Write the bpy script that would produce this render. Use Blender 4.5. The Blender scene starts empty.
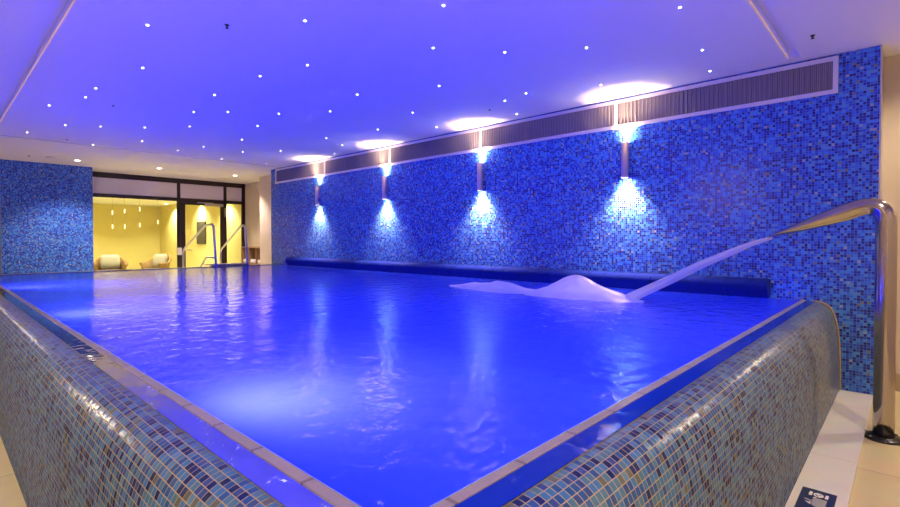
import bpy, bmesh, math, random
from mathutils import Vector, Matrix
random.seed(7)
S = 0.47                      # metres per layout unit
ZF = -2.75                    # floor level in layout units (the eye is at 0)
C = bpy.context.scene.collection

def P(x, y, z): return Vector((x*S, y*S, (z-ZF)*S))

# ------------------------------------------------------------------ materials
def new_mat(name):
    m = bpy.data.materials.new(name); m.use_nodes = True
    nt = m.node_tree; nt.nodes.clear()
    return m, nt, nt.nodes.new('ShaderNodeOutputMaterial')

def principled(name, col, rough=.5, metal=0., spec=.5, emit=None, estr=0., noise=0., nscale=8., bump=0., bscale=60.):
    m, nt, out = new_mat(name)
    b = nt.nodes.new('ShaderNodeBsdfPrincipled')
    b.inputs['Base Color'].default_value = (*col, 1)
    b.inputs['Roughness'].default_value = rough
    b.inputs['Metallic'].default_value = metal
    b.inputs['Specular IOR Level'].default_value = spec
    if emit:
        b.inputs['Emission Color'].default_value = (*emit, 1); b.inputs['Emission Strength'].default_value = estr
    tc = nt.nodes.new('ShaderNodeTexCoord')
    if noise:
        n = nt.nodes.new('ShaderNodeTexNoise'); n.inputs['Scale'].default_value = nscale; n.inputs['Detail'].default_value = 4
        nt.links.new(tc.outputs['Object'], n.inputs['Vector'])
        mx = nt.nodes.new('ShaderNodeMix'); mx.data_type = 'RGBA'
        mx.inputs['A'].default_value = (*[c*(1-noise) for c in col], 1)
        mx.inputs['B'].default_value = (*[min(1, c*(1+noise)) for c in col], 1)
        nt.links.new(n.outputs['Fac'], mx.inputs['Factor']); nt.links.new(mx.outputs['Result'], b.inputs['Base Color'])
    if bump:
        n2 = nt.nodes.new('ShaderNodeTexNoise'); n2.inputs['Scale'].default_value = bscale
        nt.links.new(tc.outputs['Object'], n2.inputs['Vector'])
        bp = nt.nodes.new('ShaderNodeBump'); bp.inputs['Strength'].default_value = bump; bp.inputs['Distance'].default_value = .01
        nt.links.new(n2.outputs['Fac'], bp.inputs['Height']); nt.links.new(bp.outputs['Normal'], b.inputs['Normal'])
    nt.links.new(b.outputs['BSDF'], out.inputs['Surface'])
    return m

def emitter(name, col, strength):
    m, nt, out = new_mat(name)
    e = nt.nodes.new('ShaderNodeEmission'); e.inputs['Color'].default_value = (*col, 1); e.inputs['Strength'].default_value = strength
    nt.links.new(e.outputs[0], out.inputs['Surface'])
    return m

def mosaic(name, palette, grout, pitch=.0225, gap=.10, rough=.18, tilt=.05):
    """glass mosaic laid out on the metre UVs: every tile gets its own colour and a slight tilt"""
    m, nt, out = new_mat(name); N = nt.nodes.new; L = nt.links.new
    uv = N('ShaderNodeUVMap'); uv.uv_map = 'UVMap'
    sc = N('ShaderNodeVectorMath'); sc.operation = 'SCALE'; sc.inputs['Scale'].default_value = 1/pitch
    L(uv.outputs[0], sc.inputs[0])
    fl = N('ShaderNodeVectorMath'); fl.operation = 'FLOOR'; L(sc.outputs[0], fl.inputs[0])
    fr = N('ShaderNodeVectorMath'); fr.operation = 'FRACTION'; L(sc.outputs[0], fr.inputs[0])
    wn = N('ShaderNodeTexWhiteNoise'); wn.noise_dimensions = '3D'; L(fl.outputs[0], wn.inputs['Vector'])
    ramp = N('ShaderNodeValToRGB'); ramp.color_ramp.interpolation = 'CONSTANT'
    els = ramp.color_ramp.elements
    tot = sum(w for w, _ in palette); acc = 0
    for i, (w, c) in enumerate(palette):
        e = els[0] if i == 0 else (els[1] if i == 1 else els.new(acc/tot))
        e.position = acc/tot; e.color = (*c, 1); acc += w
    L(wn.outputs['Value'], ramp.inputs['Fac'])
    sep = N('ShaderNodeSeparateXYZ'); L(fr.outputs[0], sep.inputs[0])
    ms = []
    for ax in 'XY':
        a = N('ShaderNodeMath'); a.operation = 'SUBTRACT'; L(sep.outputs[ax], a.inputs[0]); a.inputs[1].default_value = .5
        b = N('ShaderNodeMath'); b.operation = 'ABSOLUTE'; L(a.outputs[0], b.inputs[0]); ms.append(b)
    mxx = N('ShaderNodeMath'); mxx.operation = 'MAXIMUM'; L(ms[0].outputs[0], mxx.inputs[0]); L(ms[1].outputs[0], mxx.inputs[1])
    gt = N('ShaderNodeMath'); gt.operation = 'GREATER_THAN'; L(mxx.outputs[0], gt.inputs[0]); gt.inputs[1].default_value = .5-gap/2
    mix = N('ShaderNodeMix'); mix.data_type = 'RGBA'
    L(gt.outputs[0], mix.inputs['Factor']); L(ramp.outputs['Color'], mix.inputs['A']); mix.inputs['B'].default_value = (*grout, 1)
    # tilt
    sb = N('ShaderNodeVectorMath'); sb.operation = 'SUBTRACT'; L(wn.outputs['Color'], sb.inputs[0]); sb.inputs[1].default_value = (.5, .5, .5)
    sl = N('ShaderNodeVectorMath'); sl.operation = 'SCALE'; L(sb.outputs[0], sl.inputs[0]); sl.inputs['Scale'].default_value = tilt
    ge = N('ShaderNodeNewGeometry')
    ad = N('ShaderNodeVectorMath'); ad.operation = 'ADD'; L(ge.outputs['Normal'], ad.inputs[0]); L(sl.outputs[0], ad.inputs[1])
    nm = N('ShaderNodeVectorMath'); nm.operation = 'NORMALIZE'; L(ad.outputs[0], nm.inputs[0])
    rg = N('ShaderNodeMapRange'); L(gt.outputs[0], rg.inputs['Value']); rg.inputs['To Min'].default_value = rough; rg.inputs['To Max'].default_value = .7
    b = N('ShaderNodeBsdfPrincipled'); L(mix.outputs['Result'], b.inputs['Base Color']); L(rg.outputs[0], b.inputs['Roughness']); L(nm.outputs[0], b.inputs['Normal'])
    L(b.outputs[0], out.inputs['Surface'])
    return m

def slabs(name, col, grout, px, py, gap=.004, rough=.35, var=.06):
    """large floor tiles / coping stones on the metre UVs"""
    m, nt, out = new_mat(name); N = nt.nodes.new; L = nt.links.new
    uv = N('ShaderNodeUVMap'); uv.uv_map = 'UVMap'
    br = N('ShaderNodeTexBrick'); br.offset = 0
    br.inputs['Color1'].default_value = (*[c*(1-var) for c in col], 1); br.inputs['Color2'].default_value = (*[c*(1+var) for c in col], 1)
    br.inputs['Mortar'].default_value = (*grout, 1); br.inputs['Scale'].default_value = 1
    br.inputs['Mortar Size'].default_value = gap; br.inputs['Brick Width'].default_value = px; br.inputs['Row Height'].default_value = py
    L(uv.outputs[0], br.inputs['Vector'])
    n = N('ShaderNodeTexNoise'); n.inputs['Scale'].default_value = 5; n.inputs['Detail'].default_value = 5; L(uv.outputs[0], n.inputs['Vector'])
    mx = N('ShaderNodeMix'); mx.data_type = 'RGBA'; mx.blend_type = 'MULTIPLY'; mx.inputs['Factor'].default_value = .25
    L(br.outputs['Color'], mx.inputs['A']); L(n.outputs['Color'], mx.inputs['B'])
    b = N('ShaderNodeBsdfPrincipled'); b.inputs['Roughness'].default_value = rough
    L(mx.outputs['Result'], b.inputs['Base Color']); L(b.outputs[0], out.inputs['Surface'])
    return m

def glass(name, tint=(1, 1, 1), refl=1.0, haze=0., hazecol=(.5, .5, .5)):
    m, nt, out = new_mat(name); N = nt.nodes.new; L = nt.links.new
    t = N('ShaderNodeBsdfTransparent'); t.inputs[0].default_value = (*tint, 1)
    g = N('ShaderNodeBsdfGlossy'); g.inputs['Roughness'].default_value = .02
    base = t
    if haze:
        d = N('ShaderNodeBsdfDiffuse'); d.inputs[0].default_value = (*hazecol, 1)
        mh = N('ShaderNodeMixShader'); mh.inputs[0].default_value = haze
        L(t.outputs[0], mh.inputs[1]); L(d.outputs[0], mh.inputs[2]); base = mh
    f = N('ShaderNodeFresnel'); f.inputs['IOR'].default_value = 1.3 if refl >= 1 else 1.15
    mx = N('ShaderNodeMixShader'); L(f.outputs[0], mx.inputs[0]); L(base.outputs[0], mx.inputs[1]); L(g.outputs[0], mx.inputs[2])
    L(mx.outputs[0], out.inputs['Surface'])
    return m

def water_mat(name):
    m, nt, out = new_mat(name); N = nt.nodes.new; L = nt.links.new
    ge = N('ShaderNodeNewGeometry')
    def noise(scale, detail, sx=1, sy=1):
        mp = N('ShaderNodeMapping'); mp.inputs['Scale'].default_value = (sx, sy, 1); L(ge.outputs['Position'], mp.inputs[0])
        n = N('ShaderNodeTexNoise'); n.inputs['Scale'].default_value = scale; n.inputs['Detail'].default_value = detail
        L(mp.outputs[0], n.inputs['Vector']); return n
    n1 = noise(9.5, 2); n2 = noise(30, 2)
    a = N('ShaderNodeMath'); a.operation = 'MULTIPLY_ADD'; L(n2.outputs['Fac'], a.inputs[0]); a.inputs[1].default_value = WAVE_FINE; L(n1.outputs['Fac'], a.inputs[2])
    bp = N('ShaderNodeBump'); bp.inputs['Strength'].default_value = 1; bp.inputs['Distance'].default_value = WAVE_AMP
    L(a.outputs[0], bp.inputs['Height'])
    t = N('ShaderNodeBsdfTransparent'); t.inputs[0].default_value = (.28, .55, 1, 1)
    tr = N('ShaderNodeBsdfTranslucent'); tr.inputs[0].default_value = (.50, .32, .72, 1)
    df = N('ShaderNodeBsdfDiffuse'); df.inputs[0].default_value = (.02, .08, .9, 1)
    sc = N('ShaderNodeMixShader'); sc.inputs[0].default_value = .25; L(tr.outputs[0], sc.inputs[1]); L(df.outputs[0], sc.inputs[2])
    mb = N('ShaderNodeMixShader'); mb.inputs[0].default_value = .78; L(t.outputs[0], mb.inputs[1]); L(sc.outputs[0], mb.inputs[2])
    g = N('ShaderNodeBsdfGlossy'); g.inputs['Roughness'].default_value = .02; L(bp.outputs[0], g.inputs['Normal'])
    f = N('ShaderNodeFresnel'); f.inputs['IOR'].default_value = 1.33; L(bp.outputs[0], f.inputs['Normal'])
    mx = N('ShaderNodeMixShader'); L(f.outputs[0], mx.inputs[0]); L(mb.outputs[0], mx.inputs[1]); L(g.outputs[0], mx.inputs[2])
    L(mx.outputs[0], out.inputs['Surface'])
    return m

def film_mat(name):
    m, nt, out = new_mat(name); N = nt.nodes.new; L = nt.links.new
    ge = N('ShaderNodeNewGeometry'); n = N('ShaderNodeTexNoise'); n.inputs['Scale'].default_value = 11; L(ge.outputs['Position'], n.inputs['Vector'])
    bp = N('ShaderNodeBump'); bp.inputs['Distance'].default_value = .003; L(n.outputs['Fac'], bp.inputs['Height'])
    t = N('ShaderNodeBsdfTransparent'); t.inputs[0].default_value = (.1, .3, 1, 1)
    d = N('ShaderNodeBsdfDiffuse'); d.inputs[0].default_value = (.006, .035, .62, 1)  # blue light in the film is put into its diffuse colour
    mb = N('ShaderNodeMixShader'); mb.inputs[0].default_value = .8; L(t.outputs[0], mb.inputs[1]); L(d.outputs[0], mb.inputs[2])
    g = N('ShaderNodeBsdfGlossy'); g.inputs['Roughness'].default_value = .05; L(bp.outputs[0], g.inputs['Normal'])
    f = N('ShaderNodeFresnel'); f.inputs['IOR'].default_value = 1.33; L(bp.outputs[0], f.inputs['Normal'])
    mx = N('ShaderNodeMixShader'); L(f.outputs[0], mx.inputs[0]); L(mb.outputs[0], mx.inputs[1]); L(g.outputs[0], mx.inputs[2])
    L(mx.outputs[0], out.inputs['Surface'])
    return m

def foam_mat(name, fac, col=(.92, .92, 1)):
    m, nt, out = new_mat(name); N = nt.nodes.new; L = nt.links.new
    d = N('ShaderNodeBsdfDiffuse'); d.inputs[0].default_value = (*col, 1)
    tl = N('ShaderNodeBsdfTranslucent'); tl.inputs[0].default_value = (*col, 1)
    a = N('ShaderNodeMixShader'); a.inputs[0].default_value = .5; L(d.outputs[0], a.inputs[1]); L(tl.outputs[0], a.inputs[2])
    g = N('ShaderNodeBsdfGlossy'); g.inputs['Roughness'].default_value = .35
    b = N('ShaderNodeMixShader'); b.inputs[0].default_value = .10; L(a.outputs[0], b.inputs[1]); L(g.outputs[0], b.inputs[2])
    t = N('ShaderNodeBsdfTransparent'); t.inputs[0].default_value = (.75, .8, 1, 1)
    c = N('ShaderNodeMixShader'); c.inputs[0].default_value = fac; L(t.outputs[0], c.inputs[1]); L(b.outputs[0], c.inputs[2])
    L(c.outputs[0], out.inputs['Surface'])
    return m

WAVE_AMP = .0082; WAVE_FINE = .22
blue_pal = [(3, (.010, .030, .34)), (3, (.018, .09, .60)), (3, (.030, .17, .74)), (2, (.05, .29, .80)), (1.2, (.10, .31, .66)), (1, (.006, .012, .20)), (.2, (.34, .40, .50)), (.3, (.20, .19, .18))]
rim_pal = [(2, (.005, .018, .10)), (3, (.020, .085, .25)), (3, (.042, .16, .35)), (2, (.062, .165, .25)), (2, (.032, .07, .21)), (.6, (.11, .115, .09)), (.5, (.09, .21, .31))]
M = {
 'mosaic_wall': mosaic('blue glass mosaic', blue_pal, (.14, .23, .44)),
 'mosaic_rim': mosaic('grey blue rim mosaic', rim_pal, (.40, .30, .15), rough=.28, tilt=.10),
 'basin': mosaic('pale basin mosaic', [(2, (.25, .5, .85)), (2, (.3, .55, .9)), (1, (.2, .45, .8))], (.5, .6, .8), rough=.4, tilt=0),
 'ceiling': principled('white ceiling plaster', (.80, .79, .78), .75, spec=.2),
 'beige': principled('beige wall plaster', (.66, .56, .43), .8, spec=.2, noise=.03),
 'cream': principled('cream room plaster', (.72, .62, .25), .8, spec=.2, noise=.03),
 'floor': slabs('beige floor tiles', (.72, .61, .32), (.42, .34, .19), .6, .6, rough=.28),
 'ledge': slabs('pale grey stone ledge', (.84, .80, .74), (.6, .56, .5), 1.2, 2.0, gap=.003),
 'coping': slabs('mauve grey coping stone', (.36, .31, .32), (.16, .13, .15), .24, 3.0, gap=.006, rough=.4),
 'steel': principled('polished steel', (.46, .41, .36), .13, 1.),
 'steel_dark': principled('dark blackened steel', (.05, .05, .055), .3, .8),
 'chrome': principled('brushed steel', (.6, .6, .6), .3, 1.),
 'copper': principled('brushed copper nickel', (.66, .53, .55), .45, .7),
 'brass': principled('brass edge profile', (.55, .40, .16), .45, .3),
 'led': principled('warm led profile', (.6, .45, .25), .5, emit=(1, .62, .30), estr=.34),  # weak glow put in so the slot edge stays tan under blue light
 'vent_frame': principled('white enamelled frame', (.74, .72, .74), .4),
 'vent_slat': principled('grey vent slats', (.30, .28, .31), .5),
 'vent_back': principled('dark vent cavity', (.10, .09, .11), .8),
 'frame': principled('dark brown window frame', (.022, .010, .010), .4),
 'cover': principled('dark blue cover housing', (.006, .018, .24), .9, spec=.08),
 'white': principled('white plastic', (.75, .72, .68), .4),
 'grey': principled('grey plastic', (.2, .2, .22), .5),
 'black': principled('black plastic', (.012, .012, .014), .5),
 'wicker': principled('honey wicker weave', (.24, .125, .03), .6, noise=.5, nscale=90, bump=.8, bscale=120),
 'cushion': principled('pale grey cushion fabric', (.38, .34, .26), .9, noise=.08, nscale=20),
 'cushion_dark': principled('dark brown cushion fabric', (.10, .065, .04), .9),
 'seam': principled('painted seam shade', (.10, .09, .16), .9, spec=.1),
 'cove_tint': emitter('blue cove strip', (.06, .06, 1), 2.5),
 'wood': principled('light brown oak', (.36, .21, .10), .5, noise=.25, nscale=6),
 'wood_dark': principled('dark oak inside', (.17, .095, .05), .6),
 'towel': principled('white towelling', (.82, .80, .77), .95, bump=.6, bscale=150),
 'art': principled('grey brown relief', (.055, .042, .022), .8, noise=.8, nscale=14, bump=1, bscale=18),
 'sign': principled('navy sign film', (.006, .018, .085), .35),
 'sign_white': principled('white sign print', (.78, .75, .72), .5),
 'sign_grey': principled('grey sign print', (.34, .33, .33), .5),
 'skirting': principled('tan tile skirting', (.40, .31, .21), .4),
 'glass': glass('clear glazing', (.97, .98, .96), .5),
 'transom': glass('grey transom glazing', (.5, .48, .5), 1, haze=.95, hazecol=(.78, .72, .74)),
 'water': water_mat('pool water'),
 'film': film_mat('overflow film'),
 'foam': foam_mat('foaming water', .7, (.84, .86, 1)),
 'jet': foam_mat('falling water', .55),
 'warm_lens': emitter('warm lamp lens', (1, .83, .6), 420),
 'star_lens': emitter('star lamp lens', (1, .97, .95), 14),
 'down_lens': emitter('downlight lens', (1, .9, .78), 12),
 'blue_lens': emitter('blue pool lamp lens', (.08, .10, 1), 6),
 'pendant': emitter('pendant glow', (1, .85, .5), 2.5),
}

# ------------------------------------------------------------------ mesh helpers (metres)
def newbm():
    bm = bmesh.new(); bm.loops.layers.uv.new('UVMap'); return bm

def quad(bm, pts, uvs=None):
    uvl = bm.loops.layers.uv.active
    f = bm.faces.new([bm.verts.new(p) for p in pts])
    if uvs:
        for l, t in zip(f.loops, uvs): l[uvl].uv = t
    else:
        n = f.normal if f.normal.length else Vector((0, 0, 1))
        f.normal_update(); n = f.normal
        ax = max(range(3), key=lambda i: abs(n[i]))
        for l in f.loops:
            c = l.vert.co
            l[uvl].uv = (c.y, c.z) if ax == 0 else ((c.x, c.z) if ax == 1 else (c.x, c.y))
    return f

def boxm(bm, lo, hi):
    """box between two corners in metres, metre UVs on every face"""
    x0, y0, z0 = lo; x1, y1, z1 = hi
    if x0 > x1: x0, x1 = x1, x0
    if y0 > y1: y0, y1 = y1, y0
    if z0 > z1: z0, z1 = z1, z0
    v = [Vector(p) for p in ((x0,y0,z0),(x1,y0,z0),(x1,y1,z0),(x0,y1,z0),(x0,y0,z1),(x1,y0,z1),(x1,y1,z1),(x0,y1,z1))]
    for i in ((0,3,2,1),(4,5,6,7),(0,1,5,4),(1,2,6,5),(2,3,7,6),(3,0,4,7)): quad(bm, [v[k] for k in i])

def box(bm, a, b):
    """box in layout units"""
    boxm(bm, P(*a), P(*b))

def loft(bm, rings, cap=True, closed=True):
    vs = [[bm.verts.new(p) for p in r] for r in rings]
    uvl = bm.loops.layers.uv.active
    n = len(rings[0]); m = n if closed else n-1
    for i in range(len(vs)-1):
        for j in range(m):
            k = (j+1) % n
            f = bm.faces.new((vs[i][j], vs[i][k], vs[i+1][k], vs[i+1][j])); f.smooth = True
            for l, t in zip(f.loops, ((j/n, i), ((j+1)/n, i), ((j+1)/n, i+1), (j/n, i+1))): l[uvl].uv = (t[0]*.3, t[1]*.05)
    if cap and closed:
        bm.faces.new(list(reversed(vs[0]))); bm.faces.new(vs[-1])

def frame_at(d, ref):
    d = d.normalized(); r = ref - d*ref.dot(d)
    if r.length < 1e-4:
        ref = Vector((1, 0, 0)) if abs(d.x) < .9 else Vector((0, 1, 0)); r = ref - d*ref.dot(d)
    r.normalize(); return r, d.cross(r)

def tube(bm, pts, rad, n=14, ref=Vector((1, 0, 0))):
    """round (or elliptical, when rad holds pairs) tube through metre points"""
    pts = [Vector(p) for p in pts]; rings = []
    for i, p in enumerate(pts):
        d = (pts[min(i+1, len(pts)-1)] - pts[max(i-1, 0)])
        a, b = frame_at(d, ref)
        r = rad[i] if isinstance(rad, (list, tuple)) else rad
        ra, rb = r if isinstance(r, (list, tuple)) else (r, r)
        rings.append([p + a*(ra*math.cos(t)) + b*(rb*math.sin(t)) for t in (2*math.pi*k/n for k in range(n))])
    loft(bm, rings)

def lathe(bm, prof, centre, axis='Z', n=24):
    c = Vector(centre); rings = []
    for r, h in prof:
        ring = []
        for k in range(n):
            t = 2*math.pi*k/n; a, b = r*math.cos(t), r*math.sin(t)
            ring.append(c + (Vector((a, b, h)) if axis == 'Z' else (Vector((h, a, b)) if axis == 'X' else Vector((a, h, b)))))
        rings.append(ring)
    loft(bm, rings)

def fillet(pts, rad, n=6):
    """round the inner corners of a polyline"""
    pts = [Vector(p) for p in pts]; out = [pts[0]]
    for i in range(1, len(pts)-1):
        a, b, c = pts[i-1], pts[i], pts[i+1]
        r = min(rad, (a-b).length*.48, (c-b).length*.48)
        p0 = b+(a-b).normalized()*r; p1 = b+(c-b).normalized()*r
        for k in range(n+1):
            t = k/n; out.append(p0*(1-t)**2 + b*2*t*(1-t) + p1*t*t)
    out.append(pts[-1]); return out

def smooth_pts(pts, n=6):
    out = []
    for i in range(len(pts)-1):
        p0 = Vector(pts[max(i-1, 0)]); p1 = Vector(pts[i]); p2 = Vector(pts[i+1]); p3 = Vector(pts[min(i+2, len(pts)-1)])
        for k in range(n):
            t = k/n
            out.append(.5*((2*p1)+(p2-p0)*t+(2*p0-5*p1+4*p2-p3)*t*t+(3*p1-p0-3*p2+p3)*t**3))
    out.append(Vector(pts[-1])); return out

def obj(name, bm, mat, parent=None, bevel=0.):
    bmesh.ops.recalc_face_normals(bm, faces=bm.faces[:])
    root = parent
    while root and root.parent: root = root.parent
    if root: bmesh.ops.translate(bm, verts=bm.verts[:], vec=-root.location)
    me = bpy.data.meshes.new(name); bm.to_mesh(me); bm.free()
    o = bpy.data.objects.new(name, me); C.objects.link(o)
    me.materials.append(M[mat])
    if parent:
        o.parent = parent
    if bevel:
        b = o.modifiers.new('bevel', 'BEVEL'); b.width = bevel; b.segments = 3; b.limit_method = 'ANGLE'
    return o

def thing(name, label, cat, loc, group=None):
    o = bpy.data.objects.new(name, None); C.objects.link(o); o.location = loc; o.empty_display_size = .1
    o['label'] = label; o['category'] = cat
    if group: o['group'] = group
    return o

def tag(o, label, cat, group=None, kind=None):
    o['label'] = label; o['category'] = cat
    if group: o['group'] = group
    if kind: o['kind'] = kind
    return o

def struct(name, bm, mat, label=None, cat=None, parent=None):
    o = obj(name, bm, mat, parent)
    if not parent:
        o['kind'] = 'structure'
        if label: o['label'] = label; o['category'] = cat
    return o

def dup(root, loc, label, group=None):
    r = root.copy(); C.objects.link(r); r.location = loc; r['label'] = label
    if group: r['group'] = group
    for ch in list(root.children):
        c = ch.copy(); C.objects.link(c); c.parent = r
        for g in ch.children:
            d = g.copy(); C.objects.link(d); d.parent = c
    return r

def light(kind, loc, energy, col, aim=None, **kw):
    l = bpy.data.lights.new(kind.lower()+'_light', kind); l.energy = energy; l.color = col
    for k, v in kw.items(): setattr(l, k, v)
    o = bpy.data.objects.new(l.name, l); C.objects.link(o); o.location = loc
    if aim is not None: o.rotation_euler = (Vector(aim)).to_track_quat('-Z', 'Y').to_euler()
    return o

WARM = (1, .80, .56)
# ------------------------------------------------------------------ layout (units of S, eye at the origin)
WX = 11.24; WALL = 12.05; CE = 3.35
PX, PY, PF = 1.235, 1.46, 21.4          # inner edges of the coping, far end of the pool
WZ = -1.132                             # water level
LEDGE = -2.70
X0, Y0, GY = -3.5, -3.5, 29.15          # room corner behind the camera, glass front
NX = 13.06                              # end wall of the side recess

RC, RB, RX = 2.75, 45.0, NX+.03
# ---- room shell
bm = newbm()
box(bm, (X0, Y0, ZF-.2), (NX+.3, PY-.56, ZF)); box(bm, (X0, PY-.56, ZF-.2), (PX-.565, PF+.5, ZF)); box(bm, (X0, PF+.5, ZF-.2), (NX+.3, RB+.3, ZF))
struct('floor', bm, 'floor', 'beige large format tiled floor around the raised pool', 'floor')
bm = newbm()
SX0, SX1, SY0, SY1 = 1.27, 1.45, 1.495, 1.674
box(bm, (SX1, SY1, CE), (WALL+.3, 21.2, CE+.3)); box(bm, (X0-.3, Y0-.3, CE), (SX0, 21.2, CE+.3)); box(bm, (SX0, Y0-.3, CE), (WALL+.3, SY0, CE+.3))
box(bm, (10.9, SY0, CE), (WALL+.3, SY1, CE+.3)); box(bm, (X0-.3, 21.245, CE), (NX+.5, GY, CE+.3))
box(bm, (X0-.3, 21.2, CE+.02), (NX+.5, 21.245, CE+.3))
box(bm, (SX0, SY0, CE+.15), (SX1, 21.2, CE+.3)); box(bm, (SX1, SY0, CE+.15), (10.9, SY1, CE+.3))
struct('ceiling', bm, 'ceiling', 'white plaster ceiling with recessed slot around the star lights', 'ceiling')
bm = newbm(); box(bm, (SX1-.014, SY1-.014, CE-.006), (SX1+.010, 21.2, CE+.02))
struct('trim_1', bm, 'led', 'narrow faintly glowing edge along the ceiling slot over the left pool rim', 'trim')
bm = newbm(); box(bm, (SX0+.001, SY0+.02, CE+.09), (SX0+.012, 21.19, CE+.12)); box(bm, (SX0+.02, SY0+.001, CE+.09), (10.89, SY0+.012, CE+.12))  # glowing strip added so the inside of the slot turns blue
struct('trim_5', bm, 'cove_tint', 'thin blue glowing strip added inside the ceiling slot to tint it', 'trim')
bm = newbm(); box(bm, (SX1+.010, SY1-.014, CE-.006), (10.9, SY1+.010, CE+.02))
struct('trim_2', bm, 'led', 'narrow faintly glowing edge of the ceiling slot ending near the vent', 'trim')
bm = newbm(); box(bm, (X0, 21.203, CE-.002), (WALL, 21.242, CE+.02)); struct('trim_4', bm, 'seam', 'thin strip painted with the shade of the seam across the ceiling beyond the star lights', 'trim')  # dark strip painted in place of the shade inside the seam groove
bm = newbm(); box(bm, (WX, .40, LEDGE), (WALL, 22.24, CE))
struct('wall_right', bm, 'mosaic_wall', 'blue glass mosaic wall with four wall lamps', 'wall')
bm = newbm(); box(bm, (WALL, Y0-.3, ZF), (WALL+.3, 25.1, CE)); box(bm, (WALL+.3, 24.8, ZF), (NX, 25.1, CE)); box(bm, (NX, 24.8, ZF), (NX+.3, GY+.1, CE))
struct('wall_side', bm, 'beige', 'beige plaster wall behind the blue mosaic', 'wall')
bm = newbm(); box(bm, (WX-.012, .375, LEDGE), (WALL, .40, CE))
struct('trim_3', bm, 'chrome', 'thin metal edge strip closing the right end of the blue mosaic', 'trim')
bm = newbm(); box(bm, (WALL-.03, Y0, ZF), (WALL, .375, ZF+.32))
struct('baseboard_right', bm, 'skirting', 'tan tile skirting below the beige wall at the right edge', 'baseboard')
bm = newbm(); box(bm, (X0-.3, Y0-.3, ZF), (X0, GY, CE)); struct('wall_left', bm, 'beige', 'beige wall out of frame on the left', 'wall')
bm = newbm(); box(bm, (X0, Y0-.3, ZF), (WALL+.3, Y0, CE)); struct('wall_back', bm, 'beige', 'beige wall behind the camera', 'wall')
bm = newbm(); box(bm, (X0, 28.6, ZF), (2.3, GY+.1, CE)); struct('wall_far', bm, 'beige', 'beige wall beside the grey blue mosaic pier', 'wall')
bm = newbm(); box(bm, (2.09, 27.5, ZF), (5.24, GY-.1, CE)); struct('wall_pier', bm, 'mosaic_wall', 'grey blue mosaic pier left of the glass front', 'wall')

# ---- lounge behind the glass
RC, RB, RX = 2.75, 45.0, NX+.03
bm = newbm(); box(bm, (1.6, RB, ZF), (RX+.25, RB+.3, RC)); struct('wall_lounge_back', bm, 'cream', 'warm yellow back wall of the lounge behind the glass', 'wall')
bm = newbm(); box(bm, (RX, GY+.1, ZF), (RX+.25, RB, RC))
struct('wall_lounge_right', bm, 'cream', 'warm yellow side wall of the lounge behind the glass door', 'wall')
bm = newbm(); box(bm, (1.3, GY, ZF), (1.6, RB, RC)); struct('wall_lounge_left', bm, 'cream', 'warm yellow left wall of the lounge', 'wall')
bm = newbm(); box(bm, (1.3, GY+.13, RC), (RX+.25, RB+.3, RC+.3)); struct('ceiling_lounge', bm, 'ceiling', 'white ceiling of the lounge behind the glass', 'ceiling')

# ---- glass front: window_1 (wide fixed pane), door_1, window_2 (narrow sidelight)
def ux(u, Y):   # where the ray through picture column u meets the plane y = Y
    a = math.atan2(522.5, 490); t = (u-450)/490
    return Y*(math.sin(a)+t*math.cos(a))/(math.cos(a)-t*math.sin(a))
gx = [5.24, ux(177.2, GY), ux(185.2, GY), ux(220.5, GY), ux(226.5, GY), ux(241.8, GY), NX]
TB0, TB1 = 2.12, 2.30; TT = CE-.26; D0, D1 = GY-.06, GY+.06
def frame_part(parent, boxes, name='window_frame'):
    b = newbm()
    for (xa, za, xb, zb) in boxes: box(b, (xa, D0, za), (xb, D1, zb))
    return obj(name, b, 'frame', parent)
def pane(parent, xa, za, xb, zb, mat, name='pane'):
    b = newbm(); box(b, (xa, GY-.012, za), (xb, GY+.012, zb)); return obj(name, b, mat, parent)
w1 = thing('window_1', 'wide dark framed glass pane in front of the two wicker armchairs', 'window', P(gx[0], GY, ZF)); w1['kind'] = 'structure'
frame_part(w1, [(gx[0], ZF, gx[0]+.06, CE), (gx[0]+.06, TT, gx[1], CE), (gx[0]+.06, TB0, gx[1], TB1), (gx[0]+.06, ZF, gx[1], ZF+.12), (gx[1], ZF, gx[1]+.16, CE)])
pane(w1, gx[0]+.06, ZF+.12, gx[1], TB0, 'glass'); pane(w1, gx[0]+.06, TB1, gx[1], TT, 'transom', 'transom_pane')
DT = 1.95
d1 = thing('door_1', 'dark framed glass door with a silver closer, behind the handrails', 'door', P(gx[2], GY, ZF)); d1['kind'] = 'structure'
xl = gx[1]+.16
frame_part(d1, [(xl, TT, gx[4], CE), (xl, TB0-.05, gx[4], TB1), (gx[4]-.16, ZF, gx[4], TT)], 'door_frame')
leaf = frame_part(d1, [(xl+.01, ZF+.02, gx[2], TB0-.06), (gx[3], ZF+.02, gx[4]-.17, TB0-.06), (gx[2], DT, gx[3], TB0-.06), (gx[2], ZF+.02, gx[3], ZF+.25)], 'door_leaf')
pane(leaf, gx[2], ZF+.25, gx[3], DT, 'glass'); pane(d1, xl, TB1, gx[4]-.16, TT, 'transom', 'transom_pane')
b = newbm(); xc = (gx[2]+gx[3])/2; box(b, (xc+.05, D0-.12, TB0-.2), (gx[3]+.1, D0, TB0-.05)); box(b, (xc-.35, D0-.09, TB0-.06), (xc+.5, D0-.05, TB0-.01))
o = obj('door_closer', b, 'chrome', d1); o['label'] = 'silver door closer'
b = newbm(); tube(b, fillet([P(gx[2]-.09, D0, -.55), P(gx[2]-.09, D0-.14, -.55), P(gx[2]+.28, D0-.14, -.55)], .02), .011)
obj('door_handle', b, 'chrome', leaf)
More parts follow.
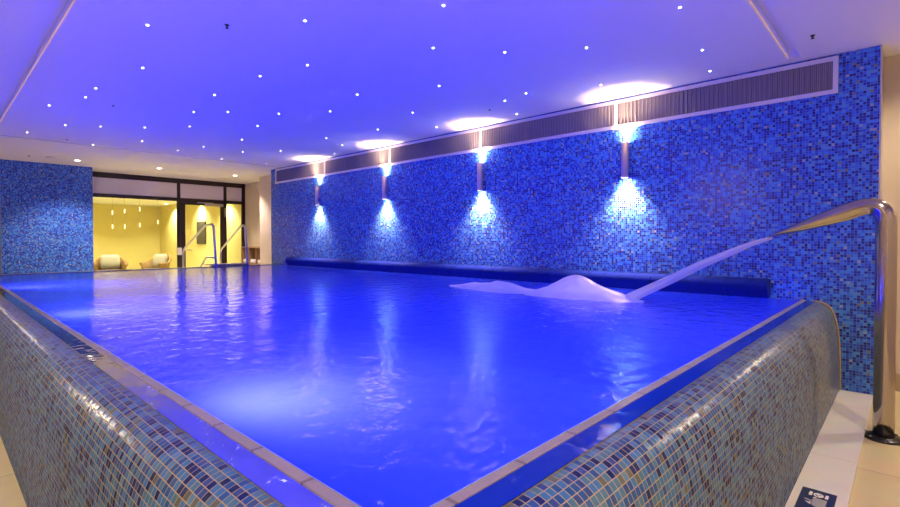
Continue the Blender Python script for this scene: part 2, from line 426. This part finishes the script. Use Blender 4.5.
b = newbm(); box(b, (gx[4]-.13, D0-.04, 1.35), (gx[4]-.05, D0, 1.85)); obj('strike_plate', b, 'chrome', d1)
w2 = thing('window_2', 'narrow glass sidelight right of the glass door', 'window', P(gx[4], GY, ZF)); w2['kind'] = 'structure'
frame_part(w2, [(gx[4], TT, NX, CE), (gx[4], TB0, NX, TB1), (gx[5], ZF, NX, CE), (gx[4], ZF, gx[5], ZF+.12)])
pane(w2, gx[4], ZF+.12, gx[5], TB0, 'glass'); pane(w2, gx[4], TB1, gx[5], TT, 'transom', 'transom_pane')
b = newbm(); box(b, (gx[1]-.02, D0-.05, -.82), (gx[1]+.2, D0, -.42)); o = obj('light_switch', b, 'white', None, .004)
sw = tag(o, 'white switch plate on the dark mullion left of the glass door', 'switch')
b = newbm(); box(b, (gx[1]+.03, D0-.075, -.74), (gx[1]+.15, D0-.05, -.5)); obj('rocker', b, 'white', sw)

# ---- pool
pool = thing('swimming_pool', 'raised pool with rounded grey blue mosaic rim and pale coping', 'pool', P(PX, PY, ZF))
prof = [(.062, WZ-.03), (.2, -1.143), (.3, -1.162), (.386, -1.215), (.45, -1.32), (.5, -1.49), (.535, -1.75), (.555, -2.1), (.565, ZF+.002)]
pp = [(p.x, p.y) for p in smooth_pts([Vector((o, z, 0)) for o, z in prof], 6)]
arc = [0]
for i in range(1, len(pp)): arc.append(arc[-1]+math.hypot(pp[i][0]-pp[i-1][0], pp[i][1]-pp[i-1][1])*S)
FARX = PF+.3
bm = newbm(); uvl = bm.loops.layers.uv.active
def strip(pt, length, uoff, mirror=False):
    ring = []
    for i, (o, z) in enumerate(pp): ring.append([pt(o, z, e) for e in (0, 1)])
    vs = [[bm.verts.new(p) for p in r] for r in ring]
    for i in range(len(pp)-1):
        f = bm.faces.new((vs[i][0], vs[i][1], vs[i+1][1], vs[i+1][0])); f.smooth = True
        for l in f.loops:
            k = i if l.vert in vs[i] else i+1
            c = l.vert.co; l[uvl].uv = ((c.x if uoff == 'x' else c.y), arc[k])
strip(lambda o, z, e: P(WX-.004 if e else PX-o, PY-o, z), 0, 'x')
strip(lambda o, z, e: P(PX-o, FARX if e else PY-o, z), 0, 'y')
bmesh.ops.remove_doubles(bm, verts=bm.verts[:], dist=.0005)
rim = obj('mosaic_rim', bm, 'mosaic_rim', pool)
# edge bead where the rim meets the mosaic wall
b = newbm(); tube(b, [P(WX-.015, PY-o-.012, z+.01) for o, z in pp], .006, 8); o = obj('rim_bead', b, 'brass', pool); o['label'] = 'thin brass bead where the rim meets the wall'
# basin
BZ = -3.4; BI = .09
bm = newbm()
def inward(pts): quad(bm, pts)
x0, x1, y0, y1 = PX+.002, WX-.012, PY+.002, PF
inward([P(x0,y0,BZ), P(x1,y0,BZ), P(x1,y1,BZ), P(x0,y1,BZ)])
inward([P(x0,y0,BZ), P(x0,y1,BZ), P(x0,y1,WZ+.01), P(x0,y0,WZ+.01)]); inward([P(x0,y0,BZ), P(x1,y0,BZ), P(x1,y0,WZ+.01), P(x0,y0,WZ+.01)])
inward([P(x0,y1,BZ), P(x1,y1,BZ), P(x1,y1,WZ+.01), P(x0,y1,WZ+.01)]); inward([P(x1,y0,BZ), P(x1,y1,BZ), P(x1,y1,WZ-.004), P(x1,y0,WZ-.004)])
obj('basin', bm, 'basin', pool)
CW = .062
def coping(a0, a1, side):
    b = newbm()
    if side == 'left':
        q = [(PX-CW, a0), (PX, a0+CW), (PX, a1), (PX-CW, a1)]
        uvf = lambda x, y: (y*S, x*S+1.5)
    elif side == 'near':
        q = [(a0, PY-CW), (a1, PY-CW), (a1, PY), (a0+CW, PY)]
        uvf = lambda x, y: (x*S, y*S+1.5)
    else:
        q = [(a0, PF), (a1, PF), (a1, PF+.3), (a0, PF+.3)]; uvf = lambda x, y: (x*S, y*S+1.5)
    zt, zb = WZ+.008, WZ-.3
    n = len(q)
    quad(b, [P(x, y, zt) for x, y in q], [uvf(x, y) for x, y in q])
    for i in range(n):
        (xa, ya), (xb, yb) = q[i], q[(i+1) % n]
        quad(b, [P(xa,ya,zb), P(xb,yb,zb), P(xb,yb,zt), P(xa,ya,zt)], [uvf(xa,ya), uvf(xb,yb), uvf(xb,yb), uvf(xa,ya)])
    bmesh.ops.remove_doubles(b, verts=b.verts[:], dist=.0005)
    return obj('coping', b, 'coping', pool)
coping(PY-CW, PF+.3, 'left'); coping(PX-CW, WX-.004, 'near'); coping(PX, WX-.004, 'far')
b = newbm(); box(b, (PX-.5, FARX, ZF), (WX-.004, FARX+.1, WZ-.02)); obj('end_wall', b, 'mosaic_rim', pool)
# water
b = newbm(); quad(b, [P(PX,PY,WZ), P(WX,PY,WZ), P(WX,PF,WZ), P(PX,PF,WZ)])
tag(obj('pool_water', b, 'water'), 'rippled blue lit water filling the pool to its rim', 'water', kind='stuff')
b = newbm(); fz = WZ+.002; f1 = .205
quad(b, [P(PX-CW-.001, PY-CW, fz), P(PX-CW-.001, FARX, fz), P(PX-f1, FARX, fz-.004), P(PX-f1, PY-f1, fz-.004)])
quad(b, [P(PX-CW, PY-CW-.001, fz), P(WX-.004, PY-CW-.001, fz), P(WX-.004, PY-f1, fz-.004), P(PX-f1, PY-f1, fz-.004)])
o = obj('overflow_film', b, 'film', pool); o['label'] = 'thin film of overflow water outside the pale coping, blue light painted in'
# underwater lamps on the left pool wall
pl = None
for i, y in enumerate((3.3, 9.3, 15.3)):
    c = P(PX+.004, y, -1.85)
    lab = ('round blue underwater lamp in the left pool wall, ' + ('nearest the camera', 'middle of three', 'farthest from the camera')[i])
    t = thing('pool_lamp', lab, 'pool lamp', c, 'underwater lamps')
    b = newbm(); lathe(b, [(.10, 0), (.13, .002), (.13, .02), (.10, .024)], c, 'X'); obj('lamp_ring', b, 'chrome', t)
    b = newbm(); lathe(b, [(.001, .012), (.098, .012)], c, 'X'); obj('lens', b, 'blue_lens', t)
    light('AREA', c+Vector((.05, 0, 0)), 122, (.024, .045, 1), (1, (0, 0, .35)[i], .3), shape='DISK', size=.2, spread=math.pi)
# ledge (drain cover) round the pool
b = newbm(); box(b, (-.2, .43, ZF), (WX+.35, PY-.567, LEDGE)); 
tag(obj('drain_ledge', b, 'ledge', None, .004), 'long pale stone ledge along the foot of the right pool rim', 'ledge', kind='structure')

# ---- cover housing along the mosaic wall
cv = thing('pool_cover_housing', 'long dark blue rounded housing floating along the foot of the blue wall', 'pool cover', P(11.05, 2, WZ))
ya, yb, segs = 1.96, 20.3, 50
sec = [(WX-.03, WZ+.012), (WX-.03, -.755), (11.06, -.775)]+[(11.03-.13*math.cos(t), -.90+.125*math.sin(t)) for t in [math.radians(d) for d in range(60, -41, -12)]]+[(11.02, WZ+.012)]
b = newbm(); core = [(11.13+(x-11.13)*.94, -.92+(z+.92)*.94) for x, z in sec]
loft(b, [[P(x, y, z) for x, z in core] for y in (ya+.01, yb-.01)])
for k in range(segs):
    p0 = ya+(yb-ya)*k/segs+.006; p1 = ya+(yb-ya)*(k+1)/segs-.006
    loft(b, [[P(x, y, z) for x, z in sec] for y in (p0, p1)])
o = obj('slatted_housing', b, 'cover', cv)
for f in o.data.polygons: f.use_smooth = False

# ---- vent
vent = thing('air_vent', 'long white framed ventilation grille under the ceiling on the blue wall', 'vent', P(WX, .965, 2.64))
vy0, vy1, vz0, vz1 = .965, 21.72, 2.64, 3.305; fx = WX-.05
b = newbm(); box(b, (WX-.012, vy0+.05, vz0+.05), (WX-.002, vy1-.05, vz1-.05)); obj('vent_cavity', b, 'vent_back', vent)
b = newbm(); fw = .075
box(b, (fx, vy0, vz0), (WX-.001, vy1, vz0+fw)); box(b, (fx, vy0, vz1-fw), (WX-.001, vy1, vz1)); box(b, (fx, vy0, vz0+fw), (WX-.001, vy0+fw, vz1-fw)); box(b, (fx, vy1-fw, vz0+fw), (WX-.001, vy1, vz1-fw))
obj('vent_frame', b, 'vent_frame', vent, .003)
pw = (vy1-vy0)/5
for k in range(5):
    a0, a1 = vy0+k*pw, vy0+(k+1)*pw
    if k: 
        b = newbm(); box(b, (fx, a0-.035, vz0+fw), (WX-.013, a0+.035, vz1-fw)); obj('divider', b, 'vent_frame', vent)
    b = newbm(); n = 141
    for j in range(n):
        y = a0+.06+(a1-a0-.12)*(j+.5)/n
        big = j % 3 == 0
        if big: box(b, (fx+.004, y-.007, vz0+fw), (WX-.014, y+.007, vz1-fw))
        else: box(b, (fx+.03, y-.010, vz0+fw), (WX-.014, y+.010, vz1-fw))
    obj('slat_panel', b, 'vent_slat', vent)

# ---- wall lamps
LY = [4.85, 9.225, 13.62, 17.99]
desc = ['nearest to the curved spout', 'second from the spout', 'third from the spout', 'farthest from the spout']
lx = WX-.125; lz0, lz1 = 1.45, 2.26
proto = None
for i, y in enumerate(LY):
    lab = 'slim copper up and down wall lamp on the blue mosaic, ' + desc[i]
    base = P(lx, y, lz0)
    if proto is None:
        t = thing('wall_lamp', lab, 'wall lamp', base, 'wall lamps'); proto = t
        c = P(lx, y, 0)
        z0 = P(0, 0, lz0).z; z1 = P(0, 0, lz1).z; r = .038
        b = newbm(); lathe(b, [(r-.003, z0+.02), (r-.003, z0), (r, z0), (r, z1), (r-.003, z1), (r-.003, z1-.02)], (c.x, c.y, 0)); obj('tube_body', b, 'copper', t)
        b = newbm(); zm = (z0+z1)/2; boxm(b, (c.x+r-.004, c.y-.018, zm-.06), (WX*S, c.y+.018, zm+.06)); obj('wall_bracket', b, 'copper', t)
        b = newbm(); lathe(b, [(.001, z0+.012), (r-.004, z0+.012)], (c.x, c.y, 0)); obj('lens', b, 'warm_lens', t)
        b = newbm(); lathe(b, [(.001, z1-.012), (r-.004, z1-.012)], (c.x, c.y, 0)); obj('lens', b, 'warm_lens', t)
    else: dup(proto, base, lab)
    c = P(lx, y, 0)
    for zz, d in ((P(0,0,lz0).z-.012, -1), (P(0,0,lz1).z+.012, 1)):
        light('SPOT', Vector((c.x, c.y, zz)), 360 if d < 0 else 105, (1, .64, .34), (0, 0, d), spot_size=math.radians(104 if d < 0 else 96), spot_blend=1. if d < 0 else .8, shadow_soft_size=.02)

# ---- star lights
stars = [(147.5,25),(142.8,67.7),(95.9,88.2),(85.5,97.2),(49.3,105.3),(65.4,125),(100.6,126.4),(144.8,127.4),(142.1,141.1),(27.2,132.4),(93.2,144.8),(178,150.5),(189.7,126.4),(193.8,112),(214.5,94.9),(228,112),(260.1,76.1),(278.9,113.6),(257.5,126),(242,139.5),(203.8,146.8),(242.7,151.9),(221.6,158.9),(266.5,163.6),(280.6,150.9),
 (443.5,5.4),(305,20.8),(307.4,65),(433.1,47.9),(504.8,52.3),(586.6,47.6),(439.1,85.8),(526,93.2),(504.8,100.6),(357.3,94.5),(330.2,111.3),(412.6,112.6),(377.8,129.4),(436.4,127),(516.9,114),(326.5,138.1),(342.2,144.8),(334.5,153.5),
 (680,7.3),(702.3,50),(710,71),(601,84.7)]
YAW = math.atan2(522.5, 490); PIT = math.radians(.9); FPX = 490.; PVY = 240+FPX*math.tan(PIT)
def ceil_pt(u, v, z=CE):
    F0 = Vector((math.sin(YAW), math.cos(YAW), 0)); R = Vector((math.cos(YAW), -math.sin(YAW), 0)); Z = Vector((0, 0, 1))
    F = F0*math.cos(PIT)-Z*math.sin(PIT); U = Z*math.cos(PIT)+F0*math.sin(PIT)
    r = F+R*((u-450)/FPX)-U*((v-PVY)/FPX)
    r *= z/r.z; return r
cols = [(0, 92, 'the mosaic pier at the left'), (92, 180, 'the wide glass pane'), (180, 250, 'the glass door'), (250, 322, 'the farthest wall lamp'), (322, 400, 'the third wall lamp from the spout'), (400, 486, 'the second wall lamp from the spout'), (486, 610, 'the second vent divider from the right'), (610, 900, 'the nearest wall lamp')]
ordn = ['topmost', 'second from top', 'third from top', 'fourth from top', 'fifth from top', 'sixth from top', 'seventh from top', 'eighth from top', 'ninth from top', 'tenth from top']
sproto = None
for (ua, ub, where) in cols:
    grp = sorted([s for s in stars if ua <= s[0] < ub], key=lambda s: s[1])
    for i, (u, v) in enumerate(grp):
        q = ceil_pt(u, v); loc = P(q.x, q.y, CE)
        where2 = ordn[i] if len(grp) > 1 else 'the only one'
        lab = 'tiny white star light, %s above %s' % (where2, where)
        if sproto is None:
            b = newbm(); lathe(b, [(.001, -.004), (.007, -.004), (.0088, 0), (.0088, .002)], (0, 0, 0), n=12)
            sproto = obj('ceiling_star_light', b, 'star_lens'); o = sproto
        else:
            o = sproto.copy(); C.objects.link(o)
        o.location = loc; tag(o, lab, 'ceiling light', 'star lights in the ceiling')

# ---- downlights (far walkway seen; near walkway row behind the camera lights the floor)
dproto = None
def downlight(x, y, lab, e, size=110, z=CE, col=WARM, blend=.6, grp='walkway downlights'):
    global dproto
    c = P(x, y, z)
    if dproto is None:
        t = thing('downlight', lab, 'downlight', c, grp); dproto = t
        b = newbm(); lathe(b, [(.046, -.004), (.056, -.003), (.06, 0), (.06, .003), (.046, .003)], c); obj('trim_ring', b, 'white', t)
        b = newbm(); lathe(b, [(.001, -.013), (.025, -.012), (.044, -.006), (.046, -.001)], c); obj('lens', b, 'down_lens', t)
    else: dup(dproto, c, lab, grp)
    light('SPOT', c+Vector((0, 0, -.02)), e, col, (0, 0, -1), spot_size=math.radians(size), spot_blend=blend, shadow_soft_size=.04)
for x, l in ((4.35, 'recessed downlight over the mosaic pier, leftmost of the far row'), (7.43, 'recessed downlight over the wide glass pane, middle of the far row'), (10.95, 'recessed downlight over the glass door, rightmost of the far row')):
    downlight(x, 25.55, l, 270, col=(1, .80, .72))
for k, x in enumerate((-2.6, 1.0, 6.05, 11.2)):
    downlight(x, -1.5, 'recessed downlight behind the camera, %s along the near walkway' % ('first', 'second', 'third', 'fourth')[k], 140, 150)
for k, y in enumerate((14, 19)):
    downlight(-1.6, y, 'recessed downlight over the left walkway, %s from the camera' % ('nearer', 'farther')[k], 100, 150)
for k, y in enumerate((6.5,)):  # unseen lamp added to brighten the left rim
    downlight(-3.0, y, 'added downlight out of view close to the left wall, brightening the left rim', 290, 150)
# lounge downlights
for (x, y, l) in ((7.4, 34.5, 'lounge downlight above the left wicker armchair'), (9.9, 34.5, 'lounge downlight above the right wicker armchair'), (12.45, 41.2, 'lounge downlight in the far corner'), (12.55, 36.0, 'lounge downlight washing the dark relief picture'), (7.5, 41.5, 'lounge downlight near the back wall'), (12.3, 31.5, 'lounge downlight behind the narrow sidelight'), (4, 34, 'lounge downlight left behind the mosaic pier')):
    downlight(x, y, l, 300, 130, RC, (1, .96, .66), .7, 'lounge downlights')

# ---- small ceiling fittings
def fitting(u, v, lab, name, mat, prof, cat):
    q = ceil_pt(u, v); b = newbm(); lathe(b, prof, (0, 0, 0), n=14); o = obj(name, b, mat); o.location = P(q.x, q.y, CE); tag(o, lab, cat); return o
spr = [(.016, 0), (.016, -.005), (.006, -.007), (.006, -.02), (.012, -.023), (.012, -.026), (.001, -.028)]
fitting(227, 24.8, 'small dark sprinkler head in the star ceiling, straight above the glass door', 'sprinkler_head', 'black', spr, 'sprinkler')
fitting(812.7, 35.3, 'small dark sprinkler head on the ceiling near the right end of the vent', 'sprinkler_head', 'black', spr, 'sprinkler')
fitting(113.3, 105.3, 'tiny dark sensor among the left star lights', 'ceiling_sensor', 'black', [(.012, 0), (.012, -.012), (.001, -.014)], 'sensor')
fitting(489.7, 109.6, 'tiny dark sensor above the second wall lamp from the spout', 'ceiling_sensor', 'black', [(.012, 0), (.012, -.012), (.001, -.014)], 'sensor')
fitting(67, 139.5, 'tiny grey sensor beside the ceiling seam at the left', 'ceiling_sensor', 'grey', [(.014, 0), (.014, -.01), (.001, -.012)], 'sensor')
fitting(54, 157.5, 'flat round cover plate on the ceiling above the mosaic pier', 'cover_plate', 'ceiling', [(.13, 0), (.13, -.006), (.001, -.008)], 'cover plate')
fitting(29, 155.5, 'small grey sprinkler on the ceiling at the far left', 'sprinkler_head', 'grey', spr, 'sprinkler')

# ---- curved water spout
sp = thing('water_spout', 'tall polished steel swan neck spout arching over the pool rim', 'water spout', P(9.02, .235, ZF))
path = [P(9.02, .235, ZF), P(9.02, .235, .50), P(9.02, .60, .40), P(9.02, 1.60, .045)]
pth = [Vector(path[0])] + [path[0].lerp(path[1], k/8) for k in range(1, 7)]
corner = P(9.02, .235, .565); fl = fillet([path[0], corner, path[3]], .17, 16)
A, Cc = fl[1], fl[-2]
pth = [path[0].lerp(A, k/6) for k in range(6)] + fl[1:-1]
nA = len(pth)
pth += [Cc.lerp(path[3], k/10) for k in range(1, 11)]
rads = [.055]*nA + [(.055+.045*t**1.3, .055*(1-t**1.5)+.005) for t in [k/10 for k in range(1, 11)]]
b = newbm(); tube(b, pth, rads, 28); obj('spout_tube', b, 'steel', sp)
b = newbm(); c = P(9.02, .235, ZF); lathe(b, [(.056, .022), (.075, .022), (.078, .016), (.103, .014), (.106, .010), (.106, 0), (.056, 0)], c, n=32); o = obj('floor_flange', b, 'steel_dark', sp); o['label'] = 'dark clamping flange'
for k in range(6):
    t = k*math.pi/3+.3; b = newbm(); lathe(b, [(.009, .012), (.009, .026), (.001, .028)], c+Vector((.092*math.cos(t), .092*math.sin(t), 0)), n=6); obj('bolt', b, 'steel', sp)
# the falling jet
JET = [(1.59, 0.03), (1.886, -0.08), (2.039, -0.155), (2.528, -0.39), (3.054, -0.682), (3.633, -0.991), (3.8, -1.085)]
jp = [P(9.02, y, z) for y, z in JET]
jp = smooth_pts(jp, 4); n = len(jp)
jr = [(.085+.02*k/n, .012+.036*(k/n)) for k in range(n)]
b = newbm(); tube(b, jp, jr, 16); tag(obj('water_jet', b, 'jet'), 'smooth pale water jet falling from the steel spout into the pool', 'water jet')
# foam mound
b = newbm(); nx, ny = 40, 110; fx0, fx1, fy0, fy1 = 7.9, 10.3, 3.2, 9.0
from mathutils import noise as mn
def hgt(x, y):
    g = lambda cx, cy, sx, sy, h: h*math.exp(-((x-cx)/sx)**2-((y-cy)/sy)**2)
    h = g(9.05, 5.0, .45, .62, .42)+g(9.0, 4.15, .42, .55, .13)+g(9.0, 6.75, .45, .6, .17)+g(9.1, 7.7, .5, .8, .11)+g(8.7, 5.6, .5, 1.8, .05)
    h += (.06*mn.noise(Vector((x*2.2, y*1.5, 3)))+.03*mn.noise(Vector((x*6, y*4, 8))))*min(1, h*9)
    return h-.055
grid = [[b.verts.new(P(fx0+(fx1-fx0)*i/nx, fy0+(fy1-fy0)*j/ny, WZ+hgt(fx0+(fx1-fx0)*i/nx, fy0+(fy1-fy0)*j/ny))) for j in range(ny+1)] for i in range(nx+1)]
for i in range(nx):
    for j in range(ny):
        f = b.faces.new((grid[i][j], grid[i+1][j], grid[i+1][j+1], grid[i][j+1])); f.smooth = True
kill = [f for f in b.faces if all(v.co.z < P(0, 0, WZ).z-.006 for v in f.verts)]
bmesh.ops.delete(b, geom=kill, context='FACES')
tag(obj('foam_mound', b, 'foam'), 'smooth lavender mound of churning water where the jet lands', 'foam', kind='stuff')

# ---- handrails at the far end
def handrail(x, yb, yf, lab, low):
    t = thing('handrail', lab, 'handrail', P(x, yb, ZF), 'handrails at the pool steps')
    ztop = .66
    pts = fillet([P(x, yb, ZF), P(x, yb, -.48), P(x, (yb+yf)/2-.75, ztop-.02), P(x, yf+.35, ztop), P(x, yf, WZ-.6)], .09)
    b = newbm(); tube(b, pts, .022, 12); obj('rail', b, 'chrome', t)
    b = newbm(); c = P(x, yb, ZF); lathe(b, [(.022, .02), (.06, .012), (.06, 0), (.022, 0)], c, n=18); obj('base_flange', b, 'chrome', t)
    if low:
        pts = fillet([P(x, yf+.12, -.74), P(x, yf+1.15, -.74), P(x, yf+1.9, -1.25)], .06)
        b = newbm(); tube(b, pts, .018, 10); obj('lower_rail', b, 'chrome', t)
        b = newbm(); tube(b, [P(x, yf+.05, -1.05), P(x, yf+1.4, -1.05)], .014, 10); obj('lower_rail', b, 'chrome', t)
    return t
handrail(8.22, 24.9, 20.98, 'tall bent steel handrail at the pool steps, left one with a low second bar', True)
handrail(9.70, 24.3, 21.31, 'tall bent steel handrail at the pool steps, right one beside the towel shelf', False)
b = newbm()
for k in range(4): box(b, (8.36, 22.05+k*.75, ZF), (9.7, 22.8+k*.75, -1.10-.41*(k+1)+.2))
box(b, (8.36, FARX+.105, ZF), (9.7, 22.05, -1.10))
tag(obj('pool_steps', b, 'ledge'), 'stone steps leading up to the pool between the two handrails', 'steps', kind='structure')
b = newbm(); box(b, (8.3, PF+.02, WZ+.018), (9.75, 22.05, -1.03)); tag(obj('step_slab', b, 'coping', None, .004), 'flat slab on the pool edge between the two handrails', 'slab')

# ---- towel shelf
sx0, sx1, sy0, sy1, sz1 = 12.25, NX-.005, 25.15, 27.85, -.38
sh = thing('towel_shelf', 'light brown cubby shelf holding rolled white towels in the side recess', 'shelf', P(sx0, sy0, ZF))
b = newbm(); th = .06
box(b, (sx0, sy0, ZF), (sx1, sy0+th, sz1)); box(b, (sx0, sy1-th, ZF), (sx1, sy1, sz1)); box(b, (sx0, sy0+th, sz1-th), (sx1, sy1-th, sz1))
obj('carcass', b, 'wood', sh)
b = newbm(); box(b, (sx1-.03, sy0+th, ZF), (sx1, sy1-th, sz1-th)); obj('back_panel', b, 'wood_dark', sh)
rows = [ZF+.08, ZF+.8, -1.3]
for z in rows: 
    b = newbm(); box(b, (sx0+.01, sy0+th, z-th), (sx1-.03, sy1-th, z)); obj('shelf_board', b, 'wood', sh)
for k in (1, 2):
    y = sy0+(sy1-sy0)*k/3; b = newbm(); box(b, (sx0+.01, y-th/2, ZF+.08), (sx1-.03, y+th/2, sz1-th)); obj('divider', b, 'wood', sh)
tp = None
cw = (sy1-sy0)/3
for c_ in range(3):
    for q in range(3):
        yy = sy0+c_*cw+(.20, .44, .68)[q]*cw/.9; loc = P(sx0+.05, yy, -1.3)+Vector((0, 0, .055))
        lab = 'rolled white towel in the %s top cubby, %s' % (('right', 'middle', 'left')[c_], ('right of three', 'middle of three', 'left of three')[q])
        if tp is None:
            b = newbm(); r0 = .05
            rings = []
            for xx, rr in ((0, .03), (.004, .044), (.012, r0), (.28, r0), (.29, .04)):
                rings.append([Vector((xx, rr*math.cos(t)*1.02, rr*math.sin(t))) for t in [2*math.pi*k/18 for k in range(18)]])
            loft(b, rings); tp = obj('rolled_towel', b, 'towel'); o = tp
        else:
            o = tp.copy(); C.objects.link(o)
        o.location = loc; tag(o, lab, 'towel', 'rolled towels in the shelf')

# ---- lounge furniture
def armchair(x, y, rz, lab):
    t = thing('wicker_armchair', lab, 'armchair', P(x, y, ZF), 'lounge armchairs')
    base = P(x, y, ZF); R = Matrix.Rotation(rz, 4, 'Z')
    T = lambda v: base + R @ Vector(v)
    def shell(r, z0, z1, flare, nseg=28):
        rings = []
        for k in range(nseg+1):
            a = math.radians(-35+250*k/nseg)
            back = max(0, math.sin(a)); top = z1+.24*back**1.5-.02*(1-back)
            ring = []
            for (dr, zz) in ((0, z0), (.02*1, z0+.15), (flare*.6, (z0+top)/2), (flare, top-.03), (flare+.045, top), (flare+.08, top-.04), (flare+.03, top-.10), (.06, z0+.12), (.04, z0)):
                ring.append(T(((r+dr)*math.cos(a), (r+dr)*math.sin(a)*.95, zz)))
            rings.append(ring)
        return rings
    b = newbm(); loft(b, shell(.30, .12, .64, .06)); obj('wicker_shell', b, 'wicker', t)
    b = newbm(); c = T((0, 0, 0)); lathe(b, [(.29, .16), (.31, .2), (.31, .32), (.28, .34), (.001, .34)], c); obj('seat_base', b, 'wicker', t)
    b = newbm(); lathe(b, [(.001, .335), (.27, .335), (.295, .36), (.295, .42), (.26, .45), (.001, .46)], c); obj('seat_cushion', b, 'cushion_dark', t)
    b = newbm(); rings = []
    for zz, w, d in ((.46, .17, .05), (.49, .22, .075), (.62, .24, .085), (.78, .235, .075), (.85, .21, .05), (.865, .19, .02)):
        off = .235+(zz-.46)*.12
        rings.append([T((w*math.copysign(abs(math.cos(a))**.6, math.cos(a)), off-.09+d*math.copysign(abs(math.sin(a))**.7, math.sin(a)), zz)) for a in [2*math.pi*k/24 for k in range(24)]])
    loft(b, rings); obj('back_cushion', b, 'cushion', t)
    for (lx_, ly_) in ((.22, .22), (-.22, .22), (.22, -.2), (-.22, -.2)):
        b = newbm(); tube(b, [T((lx_, ly_, 0)), T((lx_*.95, ly_*.95, .17))], .02, 10); obj('leg', b, 'wood_dark', t)
armchair(7.55, 35.3, math.radians(-14), 'honey wicker tub chair with pale back cushion, left one beside the mosaic pier')
armchair(10.0, 35.3, math.radians(-62), 'honey wicker tub chair with pale back cushion, right one near the dark mullion')
b = newbm(); box(b, (RX-.06, 35.2, -.28), (RX-.002, 36.8, 1.28)); o = obj('relief_picture', b, 'art', None, .006)
tag(o, 'dark grey brown relief picture on the lounge wall behind the door', 'picture')
# slim glowing pendants
pts = [(112.7, 212.5, 3.4), (125, 211, 3.4), (140, 209, 3.4), (112.7, 226.5, 3.4), (125, 226.5, 3.4), (140, 225, 3.4), (158, 222, 3.4)]
nm = ['upper left', 'upper middle', 'upper right', 'lower left', 'lower middle', 'lower right', 'rightmost']
for (u, v, _), l in zip(pts, nm):
    Y = 37.0 if l.startswith('upper') else 37.6
    X = ux(u, Y); d = X*math.sin(YAW)+Y*math.cos(YAW); z = (240-v)/490*d
    t = thing('pendant_light', 'slim glowing pendant in the lounge, %s of the cluster' % l, 'pendant', P(X, Y, RC), 'lounge pendants')
    b = newbm(); tube(b, [P(X, Y, z+.1), P(X, Y, RC)], .0025, 6); obj('cord', b, 'grey', t)
    b = newbm(); c = P(X, Y, z); lathe(b, [(.004, -.07), (.014, -.065), (.014, .055), (.005, .065)], c, n=10); obj('glass_tube', b, 'pendant', t)

# ---- sign on the ledge
gx0, gx1, gy0, gy1 = 5.95, 6.53, .526, .823; zt = LEDGE
sg = thing('warning_sign', 'small navy square sign with white pictogram on the stone ledge', 'sign', P(gx0, gy0, zt))
b = newbm(); box(b, (gx0, gy0, zt), (gx1, gy1, zt+.004)); obj('sign_plate', b, 'sign', sg)
def plate(pts, mat, name='pictogram'):   # pts in sign coordinates: s to the right (-y), t up (+x), 0..1
    b = newbm(); top = []; bot = []
    for s, t_ in pts:
        x = gx0+(gx1-gx0)*t_; y = gy1-(gy1-gy0)*s
        top.append(b.verts.new(P(x, y, zt+.0075))); bot.append(b.verts.new(P(x, y, zt+.0042)))
    b.faces.new(top); b.faces.new(list(reversed(bot)))
    for i in range(len(top)):
        j = (i+1) % len(top); b.faces.new((top[i], top[j], bot[j], bot[i]))
    return obj(name, b, mat, sg)
plate([(.24, .70), (.33, .70), (.33, .86), (.24, .86)], 'sign_white'); plate([(.70, .70), (.79, .70), (.79, .86), (.70, .86)], 'sign_white')
N_ = 20
ring_o = [(.51+.145*math.cos(2*math.pi*k/N_), .775+.085*math.sin(2*math.pi*k/N_)) for k in range(N_)]
ring_i = [(.51+.095*math.cos(2*math.pi*k/N_), .775+.05*math.sin(2*math.pi*k/N_)) for k in range(N_)]
b = newbm()
vo = [[b.verts.new(P(gx0+(gx1-gx0)*t_, gy1-(gy1-gy0)*s, zt+zz)) for s, t_ in rg] for rg, zz in ((ring_o, .0042), (ring_o, .0075), (ring_i, .0075), (ring_i, .0042))]
for a_ in range(4):
    for k in range(N_):
        j = (k+1) % N_; c2 = (a_+1) % 4; b.faces.new((vo[a_][k], vo[a_][j], vo[c2][j], vo[c2][k]))
obj('pictogram', b, 'sign_white', sg)
plate([(.55, .73), (.60, .76), (.47, .83), (.43, .80)], 'sign_white')
plate([(.40, .60), (.48, .64), (.78, .62), (.78, .34), (.66, .24), (.44, .28), (.34, .42)], 'sign_grey')
plate([(.38, .63), (.46, .67), (.49, .58), (.42, .55)], 'sign_white')
plate([(.16, .50), (.34, .46), (.33, .40), (.20, .40), (.36, .32), (.40, .38), (.38, .48)], 'sign_white')

# ---- world and camera
w = bpy.data.worlds.new('World'); bpy.context.scene.world = w; w.use_nodes = True
w.node_tree.nodes['Background'].inputs[0].default_value = (.05, .05, .08, 1); w.node_tree.nodes['Background'].inputs[1].default_value = .2
cam = bpy.data.cameras.new('camera'); co = bpy.data.objects.new('camera', cam); C.objects.link(co)
co.location = P(0, 0, 0); co.rotation_euler = (math.pi/2-PIT, 0, -YAW)
cam.sensor_width = 36; cam.lens = FPX/900*36; cam.shift_y = (PVY-253.5)/900; cam.clip_start = .02
sc = bpy.context.scene; sc.camera = co
sc.view_settings.view_transform = 'Standard'; sc.view_settings.look = 'None'; sc.view_settings.exposure = 0; sc.view_settings.gamma = 1
sc.view_settings.use_curve_mapping = False
